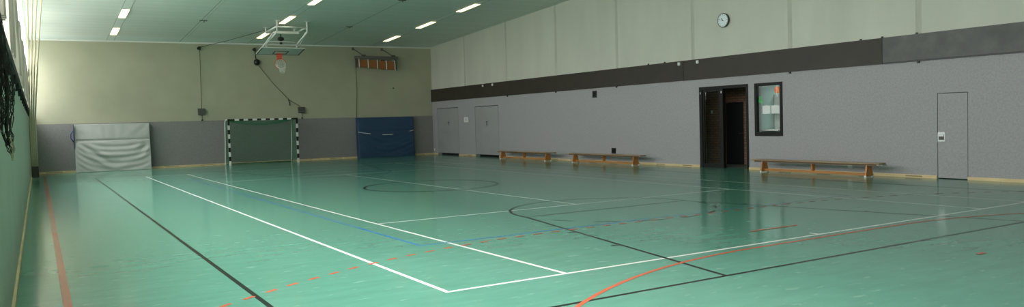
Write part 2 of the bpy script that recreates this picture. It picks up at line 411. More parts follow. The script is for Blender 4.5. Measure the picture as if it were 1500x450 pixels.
# front wall (behind the camera)
b = MB(); b.hexa([(XL - .3, YF - .3, 0), (XR, YF - .3, 0), (XR, YF, 0), (XL - .3, YF, 0), (XL - .3, YF - .3, zc(XL, YF)), (XR, YF - .3, zc(XR, YF)), (XR, YF, zc(XR, YF)), (XL - .3, YF, zc(XL, YF))], 'cream'); b.build('wall_front', kind='structure')

# ------------------------------------------------------------------ left wall: parapet, sill rail, window bays
b = MB(); b.box(XL - .25, XL, YF - .3, YB, 0, ZS, 'lwall')
BAY = 3.73; ny = 10; yw0 = YB - ny * BAY
for i in range(ny + 1):
    y = yw0 + i * BAY; y0, y1 = max(y - .09, YF), min(y + .09, YB)
    b.hexa([(XL - .25, y0, ZS), (XL - .05, y0, ZS), (XL - .05, y1, ZS), (XL - .25, y1, ZS), (XL - .25, y0, zc(XL, y0)), (XL - .05, y0, zc(XL, y0)), (XL - .05, y1, zc(XL, y1)), (XL - .25, y1, zc(XL, y1))], 'lwall')
b.box(XL - .25, XL - .05, YF - .3, yw0, ZS, 7.3, 'lwall')
b.build('wall_left', kind='structure')
b = MB(); b.box(XL - .2, XL + .055, YF, YB - .05, ZS - .03, ZS + .08, 'sill')
for i in range(18): b.box(XL, XL + .05, 1 + i * 2, 1.06 + i * 2, ZS - .16, ZS - .03, 'sill')
b.build('trim_8', kind='structure')
b = MB(); b.box(XL, XL + .025, YF, YB - .06, 0, .06, 'wood'); b.build('baseboard_left', kind='structure')
for i in range(ny):
    y0, y1 = yw0 + i * BAY + .09, yw0 + (i + 1) * BAY - .09
    f = MB(); z0 = ZS + .08
    def bar(ya, yb, za, zb, m='beige'): f.box(XL - .17, XL - .10, ya, yb, za, zb, m)
    zt = min(zc(XL, y0), zc(XL, y1)) - .02
    bar(y0, y1, z0, z0 + .07); bar(y0, y1, zt - .12, zt, 'teal')
    n = 3
    for j in range(n + 1):
        yy = y0 + (y1 - y0 - .06) * j / n; bar(yy, yy + .06, z0 + .07, zt - .12)
    bar(y0, y1, 4.28, 4.34)
    fo = f.build('window_%d' % (i + 1), kind='structure')
    g = MB(); g.box(XL - .14, XL - .13, y0 + .05, y1 - .05, z0 + .05, zt - .1, 'glass'); go = g.build('pane', parent=fo)

# ------------------------------------------------------------------ half-height curtains on the left windows
def curtain(y0, y1, z0, z1, xc, m='curtain'):
    mb = MB(); n = int((y1 - y0) / .02); k_ = mb.mid(m); nz = 5
    ph = random.random() * 6
    for j in range(nz + 1):
        z = z0 + (z1 - z0) * j / nz
        for i in range(n + 1):
            y = y0 + (y1 - y0) * i / n; a = .055 * (1 - .2 * j / nz)
            mb.v.append((xc + a * math.sin(y * 2 * PI / .125 + ph + .5 * math.sin(y * 2.1)) + .010 * math.sin(y * 2 * PI / .83 + j), y, z))
    for j in range(nz):
        for i in range(n):
            a = j * (n + 1) + i; mb.f.append([a, a + 1, a + n + 2, a + n + 1]); mb.mi.append(k_); mb.sm.append(True)
    return mb
for i in range(2, ny):
    b0, b1 = yw0 + i * BAY + .12, yw0 + (i + 1) * BAY - .12
    for y0, y1 in (((b0, b0 + .5), (b1 - .5, b1)) if i < 8 else ((b0, b0 + BAY / 2 - .17), (b1 - BAY / 2 + .17, b1 - (.9 if i == 9 else 0)))):
        root = thing('window_curtain', 'cream pleated curtain with a bright sheer top above the dark sill rail', 'curtain', (XL + .03, (y0 + y1) / 2, ZS + .08), 'curtains along the left windows')
        part(curtain(y0, y1, ZS + .09, 3.86, XL + .035), 'cloth', root)
        ya = y0 if y0 == b0 else y1 - .5
        part(curtain(ya, ya + .5, 3.87, 5.1, XL + .035, 'sheer'), 'sheer_top', root)
        r = MB(); r.tube([(XL + .035, y0 - .02, 3.865), (XL + .035, y1 + .02, 3.865)], .014, 'white'); part(r, 'curtain_rail', root)

# ------------------------------------------------------------------ doors in the right wall
def flush_door(nm, q, matn, gap, zb, handle, plate=None):
    d = MB(); d.box(XR + .004, XR + .05, q[0] + gap, q[1] - gap, zb, q[3] - gap, matn); o = d.build(nm, kind='structure')
    if handle:
        h = MB(); y, z = handle; h.box(XR - .004, XR + .004, y - .05, y + .05, z - .14, z + .14, 'steel'); h.tube([(XR - .004, y, z + .06), (XR - .05, y, z + .06), (XR - .05, y - .11, z + .06)], .013, 'black'); h.box(XR - .008, XR - .004, y - .02, y + .02, z - .08, z - .03, 'black')
        h.build('door_handle', parent=o)
    if plate:
        y, z = plate; h = MB(); h.box(XR - .006, XR + .004, y - .085, y + .085, z - .11, z + .11, 'steel'); h.build('lock_plate', parent=o)
        h = MB(); h.box(XR - .012, XR - .006, y - .06, y + .06, z - .07, z + .06, 'boxgrey'); h.box(XR - .014, XR - .012, y - .055, y + .055, z + .01, z + .055, 'steel'); h.build('door_handle', parent=o)
flush_door('door_1', OP[0], 'door', .028, .10, (35.33, 1.6)); flush_door('door_2', OP[1], 'door', .028, .10, (31.4, 1.58)); flush_door('door_3', OP[4], 'felt', .014, .02, None, (10.105, .975))

# entrance: black frame, glazed leaf, open side, brick lobby behind
q = OP[2]; f = MB()
f.box(XR - .02, XR + .1, q[1] - .12, q[1], 0, q[3], 'blackm'); f.box(XR - .02, XR + .1, q[0], q[0] + .08, 0, q[3], 'blackm'); f.box(XR - .02, XR + .1, q[0] + .08, q[1] - .12, q[3] - .09, q[3], 'blackm')
f.box(XR - .02, XR + .1, 16.79, 16.90, 0, q[3] - .09, 'blackm')
do = f.build('door_4', kind='structure')
f = MB(); f.box(XR + .01, XR + .06, 16.9, 16.96, .0, 2.43, 'blackm'); f.box(XR + .01, XR + .06, 17.60, 17.66, .0, 2.43, 'blackm'); f.box(XR + .01, XR + .06, 16.96, 17.6, .0, .13, 'blackm'); f.box(XR + .01, XR + .06, 16.96, 17.6, 2.37, 2.43, 'blackm')
lf = f.build('door_leaf', parent=do)
f = MB(); f.box(XR + .03, XR + .04, 16.95, 17.61, .12, 2.38, 'glass_d'); f.build('pane', parent=lf)
f = MB()
for y in (17.72, 16.85): f.box(XR - .026, XR - .02, y - .015, y + .015, 2.3, 2.36, 'steel')
f.build('door_hinge', parent=do)
# lobby shell
XO = 19.6
b = MB()
b.box(XO, XO + .2, 15.8, 17.53, 0, 2.9, 'brick'); b.box(XO, XO + .2, 18.34, 21, 0, 2.9, 'brick'); b.box(XO, XO + .2, 17.53, 18.34, 2.04, 2.9, 'brick'); b.box(XO + .18, XO + .2, 17.53, 18.34, 0, 2.04, 'dark')
b.box(XR + T, XO, 21, 21.2, 0, 2.9, 'brick'); b.build('wall_lobby', kind='structure')
b = MB(); b.box(XO + .05, XO + .1, 17.55, 18.32, .02, 2.02, 'darkdoor'); dd = b.build('door_5', kind='structure')
b = MB(); b.tube([(XO + .05, 17.63, 1.02), (XO, 17.63, 1.02), (XO, 17.74, 1.02)], .011, 'boxgrey'); b.build('door_handle', parent=dd)
b = MB(); b.box(XR + T, 21.7, 13.3, 21.2, 2.9, 3.0, 'white'); b.build('ceiling_lobby', kind='structure')
b = MB(); b.box(XR + T, 21.7, 13.3, 21.2, -.1, .0, 'tile'); b.build('floor_lobby', kind='structure')
s = MB(); s.box(XO - .012, XO, 18.865, 18.95, 1.69, 1.80, 'white'); so = s.build('light_switch', bevel=.004); tag(so, 'small white light switch on the brick wall behind the glazed door leaf', 'switch')
s = MB(); s.box(XO - .018, XO - .012, 18.885, 18.93, 1.71, 1.78, 'paper'); s.build('rocker', parent=so)

# hall-side office window and what shows behind it
q = OP[3]; f = MB()
for a in ((q[0], q[0] + .085, q[2], q[3]), (q[1] - .085, q[1], q[2], q[3]), (q[0] + .085, q[1] - .085, q[2], q[2] + .11), (q[0] + .085, q[1] - .085, q[3] - .085, q[3])): f.box(XR - .025, XR + .07, *a, 'blackm')
wo = f.build('window_11', kind='structure')
f = MB(); f.box(XR + .05, XR + .06, q[0] + .08, q[1] - .08, q[2] + .1, q[3] - .08, 'glass'); f.build('pane', parent=wo)
b = MB(); b.box(XR + T, 21.5, 15.69, 15.8, 0, 2.9, 'office'); b.box(21.5, 21.7, 13.3, 15.8, 0, 2.9, 'office'); b.box(XR + T, 21.7, 13.1, 13.3, 0, 2.9, 'office'); b.build('wall_office', kind='structure')
ol = bpy.data.lights.new('office_fill_light', 'AREA'); ol.size = .9; ol.size_y = .25; ol.shape = 'RECTANGLE'; ol.energy = 17; ol.color = (.9, 1, .97)  # added fill light without a fixture, brightens the office interior
oo = bpy.data.objects.new('office_fill_light', ol); C.objects.link(oo); oo.location = (19.2, 14.5, 2.8)

# ------------------------------------------------------------------ things on and behind the office window
for y0, y1, lab in ((15.065, 15.345, 'white paper sheet taped inside the office window, the one nearer the entrance'), (14.745, 15.03, 'white paper sheet taped inside the office window, the one farther from the entrance')):
    p = MB(); p.box(XR + .061, XR + .063, y0, y1, 1.63, 1.862, 'paper'); o = p.build('paper_sheet'); tag(o, lab, 'paper', 'paper sheets on the office window')
    t = MB(); t.box(XR + .0605, XR + .064, (y0 + y1) / 2 - .03, (y0 + y1) / 2 + .03, 1.85, 1.875, 'white'); t.build('tape', parent=o)
o = MB(); o.disc((XR + .061, 14.815, 2.30), (1, 0, 0), .10, .006, 'orange_st'); oo = o.build('round_sticker'); tag(oo, 'orange round sticker inside the office window, top corner', 'sticker')
o = MB()
o.disc((XR + .061, 15.42, 2.02), (1, 0, 0), .065, .003, 'green_st', 20); o.disc((XR + .062, 15.42, 2.105), (1, 0, 0), .04, .003, 'green_st', 16)
for s_ in (-1, 1): o.disc((XR + .0625, 15.42 + s_ * .06, 1.965), (1, 0, 0), .035, .003, 'green_st', 14)
o = o.build('window_sticker'); tag(o, 'green sticker with rounded lobes on the office window glass', 'sticker')
o = MB()
for i in range(5):
    y = 15.43 - i * .06; o.box(XR + .061, XR + .064, y - .02, y + .02, 2.405 + .01 * (i % 2), 2.43 + .008 * (i % 3), 'paper')
o = o.build('white_patches'); tag(o, 'row of small white patches along the top of the office window', 'decoration')  # small white patches just behind the pane
cab = thing('office_cabinet', 'tall white cabinet standing against the wall behind the office window', 'cabinet', (19.03, 15.5, 0))
b = MB(); b.box(18.86, 19.30, 15.36, 15.68, 0, 2.2, 'white'); part(b, 'body', cab)
b = MB(); b.box(18.875, 19.285, 15.34, 15.36, 1.15, 2.17, 'paper'); part(b, 'door', cab)
b = MB(); b.box(18.875, 19.285, 15.34, 15.36, .1, 1.13, 'paper'); part(b, 'door', cab)
dk = thing('office_desk', 'pale desk against the wall behind the office window', 'desk', (18.5, 15.4, 0))
b = MB(); b.box(18.2, 18.82, 15.0, 15.66, 1.13, 1.17, 'white'); part(b, 'desk_top', dk)
for x_, y_ in ((18.23, 15.04), (18.77, 15.04), (18.23, 15.6), (18.77, 15.6)):
    b = MB(); b.tube([(x_, y_, 0), (x_, y_, 1.13)], .02, 'steel'); part(b, 'leg', dk)
o = MB(); o.tube([(18.62, 15.2, 1.17), (18.62, 15.2, 1.19), (18.62, 15.2, 1.24), (18.62, 15.2, 1.27)], .06, 'black', 14, radii=[.07, .075, .075, .05]); o = o.build('desk_telephone'); tag(o, 'small dark rounded object on the desk behind the office window', 'telephone')

# ------------------------------------------------------------------ wall bits
def wall_plate(name, lab, cat, y, z, hy, hz, m, m2=None):
    b = MB(); b.box(XR - .02, XR, y - hy, y + hy, z - hz, z + hz, m); o = b.build(name, bevel=.004); tag(o, lab, cat)
    if m2: b = MB(); b.box(XR - .026, XR - .02, y - hy * .6, y + hy * .6, z - hz * .6, z + hz * .6, m2); b.build('cover', parent=o)
    return o
wall_plate('speaker_socket', 'black square wall box high on the grey wall under the brown band', 'wall box', 23.16, 2.55, .125, .13, 'black', 'blackm')
wall_plate('socket_box', 'black square wall box low on the grey wall above the middle bench', 'wall box', 22.1, .445, .12, .1, 'black', 'blackm')
wall_plate('power_socket', 'white socket on the grey wall behind the nearest bench', 'socket', 12.48, .22, .06, .06, 'rubber', 'paper')
wall_plate('power_socket', 'white socket low in the far corner of the grey wall', 'socket', 37.03, .25, .05, .07, 'rubber', 'paper')
p = wall_plate('paper_notice', 'white paper notice on the grey wall between the two storage doors', 'notice', 33.4, 1.77, .20, .125, 'paper')
b = MB()
for i in range(5): b.box(XR - .0215, XR - .020, 33.26, 33.54 - .06 * (i % 2), 1.84 - i * .035, 1.848 - i * .035, 'boxgrey')
b.build('print', parent=p)
for i, y in enumerate((31.55, 30.66, 18.59, 17.77)):
    b = MB(); b.box(XR - .095, XR - .05, y - .05, y + .05, ZBT - .14, ZBT - .04, 'white'); o = b.build('sensor', bevel=.012)
    tag(o, ['small white sensor on the brown band, far one above the storage doors', 'small white sensor on the brown band above the edge of the second storage door', 'small white sensor on the brown band, left one of the pair near the entrance', 'small white sensor on the brown band above the left jamb of the entrance'][i], 'sensor', 'white sensors on the brown band')
    b = MB(); b.disc((XR - .095, y, ZBT - .09), (-1, 0, 0), .025, .008, 'rubber', 14); b.build('lens', parent=o)

# clock
ck = thing('wall_clock', 'round white wall clock with dark rim above the brown band', 'clock', (XR, 16.68, 4.49))
cy, cz, cr = 16.68, 4.49, .205
b = MB(); b.disc((XR, cy, cz), (-1, 0, 0), cr, .07, 'boxgrey', 40); b.torus((XR - .07, cy, cz), (1, 0, 0), cr, .014, 'greyrail', 40, 8); part(b, 'case', ck)
b = MB(); b.disc((XR - .07, cy, cz), (-1, 0, 0), cr - .012, .004, 'dial', 40); part(b, 'dial', ck)
for i in range(12):
    b = MB()
    a = 2 * PI * i / 12; dy, dz = math.sin(a), math.cos(a); x_ = XR - .076; nx, nz = dz * .007, -dy * .007
    r0, r1 = cr * .74, cr * .88
    # as seen from the hall, clockwise runs towards -y
    b.face([(x_, cy - dy * r0 - nx, cz + dz * r0 - nz * -1), (x_, cy - dy * r1 - nx, cz + dz * r1 + nz), (x_, cy - dy * r1 + nx, cz + dz * r1 - nz), (x_, cy - dy * r0 + nx, cz + dz * r0 - nz)], 'black')
    part(b, 'hour_mark', ck)
def hand(deg, ln, wd, nm, xo):
    a = math.radians(deg); dy, dz = -math.sin(a), math.cos(a); b = MB(); x_ = XR - xo
    p0 = Vector((x_, cy - dy * .03, cz - dz * .03)); p1 = Vector((x_, cy + dy * ln, cz + dz * ln)); b.tube([p0, p1], wd, 'black', 6); part(b, nm, ck)
hand(322, .09, .008, 'hour_hand', .082); hand(286, .165, .006, 'minute_hand', .092)

# ------------------------------------------------------------------ ceiling lamps
LPOS = [(2.83, 34.7), (2.83, 30.85), (8.64, 34.65), (8.64, 30.85), (8.64, 26.95), (14.63, 34.6), (14.63, 30.8), (14.63, 26.9)]
LLAB = ['fluorescent ceiling lamp nearest the back wall in the left row', 'large bright fluorescent ceiling lamp of the left row, the nearer one', 'fluorescent ceiling lamp just left of the folded basketball frame', 'fluorescent ceiling lamp directly above the folded basketball frame', 'fluorescent ceiling lamp of the middle row cut by the top of the photo', 'fluorescent ceiling lamp of the right row nearest the back wall', 'fluorescent ceiling lamp in the middle of the three in the right row', 'fluorescent ceiling lamp of the right row farthest from the back wall']
for (x, y), lab in zip(LPOS, LLAB):
    r = thing('ceiling_lamp', lab, 'lamp', (x, y, zc(x, y) - .01), 'fluorescent ceiling lamps')
    b = MB(); cq(b, x - .135, x + .135, y - .82, y + .82, 'white', .022, .016); part(b, 'housing', r)
    b = MB(); cq(b, x - .115, x + .115, y - .79, y + .79, 'lamp', .040, .018); part(b, 'diffuser', r)
for (x, y), lab in zip(((5.68, 31.75), (11.6, 31.95), (11.58, 26.25)), ('small dark ceiling hook left of the basketball frame', 'small dark ceiling hook right of the basketball frame', 'small dark ceiling hook at the top edge of the photo')):
    z = zc(x, y); b = MB(); b.box(x - .16, x + .12, y - .05, y + .05, z - .02, z, 'cable'); o = b.build('ceiling_hook'); tag(o, lab, 'hook', 'ceiling hooks')
    b = MB(); b.torus((x, y, z - .05), (1, 0, 0), .03, .008, 'cable', 16, 6); b.build('ring', parent=o)

# ------------------------------------------------------------------ benches
def make_bench():
    r = thing('gym_bench', 'x', 'bench', (0, 0, 0), 'gymnastic benches along the grey wall')
    b = MB(); b.box(-.14, .14, -2.0, 2.0, .325, .36, 'benchtop'); part(b, 'seat_plank', r, bevel=.012)
    b = MB(); b.box(-.09, -.05, -1.9, 1.9, .285, .325, 'benchshade'); part(b, 'side_rail', r)
    b = MB(); b.box(.05, .09, -1.9, 1.9, .285, .325, 'benchshade'); part(b, 'side_rail', r)
    b = MB(); b.box(-.028, .028, -1.62, 1.62, .045, .10, 'benchwood'); part(b, 'balance_beam', r, bevel=.006)
    for y, kind in ((-1.62, 'e'), (0, 'm'), (1.62, 'e')):
        b = MB(); h = .022
        if kind == 'e': pr_ = [(-.15, .03), (.15, .03), (.085, .325), (-.085, .325)]
        else: pr_ = [(-.05, .10), (.05, .10), (.084, .325), (-.084, .325)]
        b.hexa([(pr_[0][0], y - h, pr_[0][1]), (pr_[1][0], y - h, pr_[1][1]), (pr_[1][0], y + h, pr_[1][1]), (pr_[0][0], y + h, pr_[0][1]),
                (pr_[3][0], y - h, pr_[3][1]), (pr_[2][0], y - h, pr_[2][1]), (pr_[2][0], y + h, pr_[2][1]), (pr_[3][0], y + h, pr_[3][1])], 'benchwood')
        lg = part(b, 'leg', r, bevel=.006)
        if kind == 'e':
            for s in (-1, 1):
                f = MB(); f.box(s * .14 - .018, s * .14 + .018, y - .028, y + .028, 0, .045, 'rubber'); f = f.build('rubber_foot', bevel=.008); f.parent = lg
    b = MB(); b.tube([(-.08, -1.95, .31), (-.08, -2.04, .31), (.08, -2.04, .31), (.08, -1.95, .31)], .012, 'steel'); b.box(-.1, .1, -1.97, -1.9, .305, .325, 'steel'); part(b, 'hook', r)
    return r
def copy_tree(o, parent=None):
    c = o.copy(); C.objects.link(c); c.parent = parent
    if parent: c.matrix_parent_inverse = o.matrix_parent_inverse.copy()
    for ch in o.children: copy_tree(ch, c)
    return c
B0 = make_bench()
BS = [((17.30, 13.16, 0), .985, 'long wooden gym bench by the entrance under the office window, nearest bench', 0), ((17.30, 21.95, 0), 1.045, 'wooden gym bench midway along the grey wall below the low black wall box', .8), ((17.25, 27.2, 0), 1.07, 'wooden gym bench farthest away beside the storage door', .0)]
benches = [B0, copy_tree(B0), copy_tree(B0)]
for o, (loc, sc, lab, rz) in zip(benches, BS):
    o.location = loc; o.scale = (1, sc, 1); o.rotation_euler = (0, 0, math.radians(rz)); o['label'] = lab

# ------------------------------------------------------------------ soft mats against the back wall
def soft_mat(name, lab, x0, x1, h, thick, lean, m, sag_x, amp, side, strap_fn):
    r = thing(name, lab, 'gym mat', ((x0 + x1) / 2, YB - .2, 0))
    NX, NZ = 90, 70; mb = MB(); km = mb.mid(m); rnd = random.Random(int(x0 * 10))
    ph = [rnd.random() * 6.28 for _ in range(8)]
    def disp(u, v):   # u -1..1, v 0..1
        s = v - .30 * (u - sag_x) ** 2
        edge = max(0, 1 - abs(u) ** 8)
        w1 = math.sin(2 * PI * (3.7 * s + .3 * math.sin(2.6 * u + ph[0]) + .12 * math.sin(7 * u + 9 * v)) + ph[1]); w1 = w1 * abs(w1) ** .3
        w2 = math.sin(2 * PI * (8.3 * s + .4 * math.sin(3 * u + ph[2])) + ph[3])
        low = min(1, max(0, (.66 - v) / .12)); upv = 1 - low
        top = math.sin(2 * PI * (u * 2.7 + .5 * math.sin(3.1 * u + ph[6]) + .5 * (1 - v) * u) + ph[4]) * .10 + .3 * math.sin(2 * PI * (3 * (v - .5 * abs(u) ** 1.6)) + ph[5]) * abs(u)
        d = low * (w1 * .9 * (.55 + .45 * math.sin(4 * u + 5 * v + ph[7])) + w2 * .3) * (.35 + .65 * math.sin(PI * min(1, v / .62)) ) + upv * top * (.35 + .65 * (1 - abs(2 * v - 1.7)))
        pinch = -1.6 * math.exp(-((v - .655) / .02) ** 2)
        return amp * (d * edge + pinch * .5)
    yb = YB - .03
    def P(u, v):
        z = v * h; y = yb - thick - lean * (1 - v) - disp(u, v) - .03 * (1 - u * u) * (1 - (2 * v - 1) ** 2)
        return ((x0 + x1) / 2 + u * (x1 - x0) / 2, y, z)
    for j in range(NZ + 1):
        for i in range(NX + 1): mb.v.append(P(-1 + 2 * i / NX, j / NZ))
    for j in range(NZ):
        for i in range(NX):
            a = j * (NX + 1) + i; mb.f.append([a, a + 1, a + NX + 2, a + NX + 1]); mb.mi.append(km); mb.sm.append(True)
    ks = mb.mid(side)
    off = len(mb.v)
    for j in range(NZ + 1):
        for u in (-1, 1): v = j / NZ; mb.v.append(((x0 + x1) / 2 + u * (x1 - x0) / 2, yb - lean * (1 - v), v * h))
    for j in range(NZ):
        for c, col in ((0, 0), (1, NX)):
            a = j * (NX + 1) + col; a2 = a + NX + 1; b_ = off + j * 2 + c; mb.f.append([a, a2, b_ + 2, b_]); mb.mi.append(ks); mb.sm.append(False)
    for v, row in ((0, 0), (1, NZ)):
        o0 = off + (0 if v == 0 else NZ * 2)
        mb.f.append([row * (NX + 1) + i for i in range(NX + 1)] + [o0 + 1, o0]); mb.mi.append(km); mb.sm.append(False)
    mb.f.append([off, off + 1, off + NZ * 2 + 1, off + NZ * 2]); mb.mi.append(km); mb.sm.append(False)
    part(mb, 'cover', r)
    return r, P
gm, P = soft_mat('soft_landing_mat', 'large grey vinyl crash mat with sagging folds leaning on the back wall', 1.30, 4.16, 2.0, .28, .24, 'matgrey', .12, .055, 'blueside', None)
s = MB(); pts = []
for i in range(41):
    u = -1 + i / 20; x_, y_, z_ = P(u, .655 - .012 * math.sin(PI * (i / 40))); pts.append((x_, y_ - .004, z_))
s.tube(pts, .012, 'rubber', 6); part(s, 'strap', gm)
s = MB(); s.box(1.275, 1.30, YB - .45, YB - .33, 1.0, 2.0, 'blueside'); s.tube([(1.28, YB - .38, 1.75), (1.18, YB - .40, 1.60), (1.18, YB - .40, 1.42), (1.28, YB - .38, 1.28)], .02, 'blueside'); part(s, 'carry_strap', gm)
bmt, P = soft_mat('soft_landing_mat', 'large navy blue crash mat with a loose white strap leaning on the back wall', 13.62, 16.62, 2.02, .32, .06, 'matblue', .2, .022, 'matblue', None)
for u0, u1 in ((-1, -.58), (-.16, .22), (.84, 1)):
    s = MB(); pts = []
    for i in range(13):
        u = u0 + (u1 - u0) * i / 12; v = .55 + .09 * (abs(u + .02) ** 1.7) + .01; x_, y_, z_ = P(u, v); pts.append((x_, y_ - .006, z_))
    s.tube(pts, .016, 'rubber', 6)
    part(s, 'strap', bmt)
s = MB(); s.tube([(13.62, YB - .30, 1.55), (13.53, YB - .33, 1.4), (13.53, YB - .33, 1.2), (13.62, YB - .30, 1.1)], .018, 'matblue'); part(s, 'carry_strap', bmt)

# ------------------------------------------------------------------ handball goal
gl = thing('handball_goal', 'handball goal with black and white striped frame and green net before the back wall', 'goal', (8.85, 36.1, 0))
gx0, gx1, gy = 7.30, 10.36, 36.1; GW = .08
def striped(p0, p1, n, first, nm):
    mb = MB(); a = Vector(p0); d = Vector(p1) - a
    for i in range(n):
        q0 = a + d * (i / n); q1 = a + d * ((i + 1) / n); m = 'black' if (i % 2 == 0) == first else 'white'
        lo_ = [min(q0[k], q1[k]) - (GW / 2 if abs(d[k]) < 1e-6 else 0) for k in range(3)]; hi = [max(q0[k], q1[k]) + (GW / 2 if abs(d[k]) < 1e-6 else 0) for k in range(3)]
        mb.box(lo_[0], hi[0], lo_[1], hi[1], lo_[2], hi[2], m)
    return part(mb, nm, gl)
striped((gx0, gy, 0), (gx0, gy, 1.80), 9, False, 'goalpost'); striped((gx1, gy, 0), (gx1, gy, 1.80), 9, False, 'goalpost')
mb = MB()
for s_, x_ in ((1, gx0), (-1, gx1)):
    mb.box(x_ - GW / 2, x_ + GW / 2, gy - GW / 2, gy + GW / 2, 1.80, 2.08, 'black'); a, b2 = sorted((x_ + s_ * GW / 2, x_ + s_ * .26)); mb.box(a, b2, gy - GW / 2, gy + GW / 2, 2.0, 2.08, 'black')
n = 13; xa, xb = gx0 + .26, gx1 - .26
for i in range(n): mb.box(xa + (xb - xa) * i / n, xa + (xb - xa) * (i + 1) / n, gy - GW / 2, gy + GW / 2, 2.0, 2.08, 'white' if i % 2 == 0 else 'black')
part(mb, 'crossbar', gl)
for x_ in (gx0 - .02, gx1 - .06):
    mb = MB(); mb.tube([(x_, gy + .04, 2.05), (x_, gy + .5, 2.05), (x_, gy + .66, 1.98), (x_, gy + .71, 1.8), (x_, gy + .76, 1.0), (x_, gy + .94, .04), (x_, gy + .94, 0)], .024, 'white'); part(mb, 'net_stanchion', gl)
mb = MB(); mb.tube([(gx0 + .02, gy + .94, .03), (gx1 - .02, gy + .94, .03)], .018, 'boxgrey'); part(mb, 'base_bar', gl)
# draped net: roof, back and sides as one knotted sheet
mb = MB(); kk = mb.mid('netgreen')
def sheet(fn, nu, nv):
    o0 = len(mb.v)
    for j in range(nv + 1):
        for i in range(nu + 1): mb.v.append(fn(i / nu, j / nv))
    for j in range(nv):
        for i in range(nu):
            a = o0 + j * (nu + 1) + i; mb.f.append([a, a + 1, a + nu + 2, a + nu + 1]); mb.mi.append(kk); mb.sm.append(False)
def back(u, v):
    x_ = gx0 + .03 + u * (gx1 - gx0 - .06); z = 2.0 * v
    sag = .16 * math.sin(PI * u) * v ** 4
    y = gy + .93 - .33 * v ** 1.5 - .05 * math.sin(PI * u) * math.sin(PI * v)
    return (x_, y, max(.01, z - sag))
def roof(u, v):
    x_ = gx0 + .03 + u * (gx1 - gx0 - .06); y = gy + .04 + v * .56
    return (x_, y, 2.03 - .20 * math.sin(PI * u) * (.25 + .75 * v) - .04 * v)
def side(xs):
    def f(u, v):
        z = 2.0 * v; y1 = gy + .93 - .33 * v ** 1.5; return (xs + .04 * math.sin(PI * u) * math.sin(PI * v), gy + .04 + u * (y1 - gy - .04), z)
    return f
sheet(back, 50, 34); sheet(roof, 50, 9); sheet(side(gx0 + .05), 6, 18); sheet(side(gx1 - .09), 6, 18)
no = part(mb, 'goal_net', gl); wire(no, .012)

# ------------------------------------------------------------------ hoist gear on the back wall
for x_, lab, tail in ((6.36, 'grey hoist box on the back wall left of the goal', .0), (10.9, 'grey hoist box on the back wall right above the goal post', .0)):
    r = thing('hoist_box', lab, 'hoist', (x_, YB, 2.3), 'hoist boxes on the back wall')
    b = MB(); b.box(x_ - .15, x_ + .15, YB - .16, YB, 2.31, 2.60, 'boxgrey'); part(b, 'housing', r, bevel=.015)
    b = MB(); b.tube([(x_ + .02, YB - .08, 2.31), (x_ + .02, YB - .08, 2.06)], .014, 'cable'); b.box(x_ - .02, x_ + .06, YB - .1, YB - .06, 2.04, 2.1, 'cable'); part(b, 'crank_shaft', r)
def pulley(x_, z, rad, lab):
    r = thing('cable_pulley', lab, 'pulley', (x_, YB, z))
    b = MB(); b.box(x_ - .03, x_ + .03, YB - .12, YB, z - rad * .6, z + rad * 1.1, 'black'); part(b, 'bracket', r)
    b = MB(); b.disc((x_ - .02, YB - .07 - rad * .4, z), (1, 0, 0), rad, .05, 'black', 20); b.disc((x_ - .05, YB - .07 - rad * .4, z), (0, -1, 0), rad * .8, .03, 'black', 16); part(b, 'wheel', r)
pulley(6.40, 5.30, .085, 'small black cable pulley high on the back wall above the left hoist box')
pulley(8.82, 5.30, .085, 'small black cable pulley on the back wall left of the backboard')
r = thing('cable_weight', 'large dark round cable drum hanging below the pulley left of the hoop', 'cable drum', (8.89, YB - .05, 4.55))
b = MB(); b.tube([(8.89, YB - .1, 4.86), (8.89, YB - .1, 4.82), (8.89, YB - .1, 4.72), (8.89, YB - .1, 4.62), (8.89, YB - .1, 4.57)], .1, 'black', 16, radii=[.05, .12, .145, .12, .04]); part(b, 'drum', r)
b = MB(); b.tube([(8.86, YB - .1, 4.84), (8.83, YB - .1, 5.2)], .02, 'black'); part(b, 'hanger', r)
def cable(pts, lab, nm='steel_cable', rad=.011):
    b = MB(); b.tube(pts, rad, 'cable', 6); o = b.build(nm); tag(o, lab, 'cable'); return o
cable([(6.40, YB - .1, 5.22), (6.37, YB - .1, 2.6)], 'vertical steel cable from the small pulley down to the left hoist box')
cable([(6.42, YB - .12, 5.36), (7.3, 35.6, 5.52), (8.3, 33.1, 5.72)], 'steel cable running from the left wall pulley under the ceiling to the basketball frame')
c1 = cable([(8.99, YB - .03, 4.56), (9.6, YB - .08, 3.74), (10.32, YB - .07, 2.96), (10.86, YB - .07, 2.62)], 'slanting steel cable from the dark drum down to the right hoist box')
b = MB(); b.tube([(10.30, YB - .07, 2.98), (10.34, YB - .09, 2.82), (10.36, YB - .09, 2.68)], .025, 'cable', 6); b.build('tied_end', parent=c1)
cable([(13.72, YB - .07, 4.98), (13.74, YB - .07, 3.4), (13.68, YB - .03, 2.06)], 'vertical cable on the back wall beside the folded wooden ladder above the blue mat')

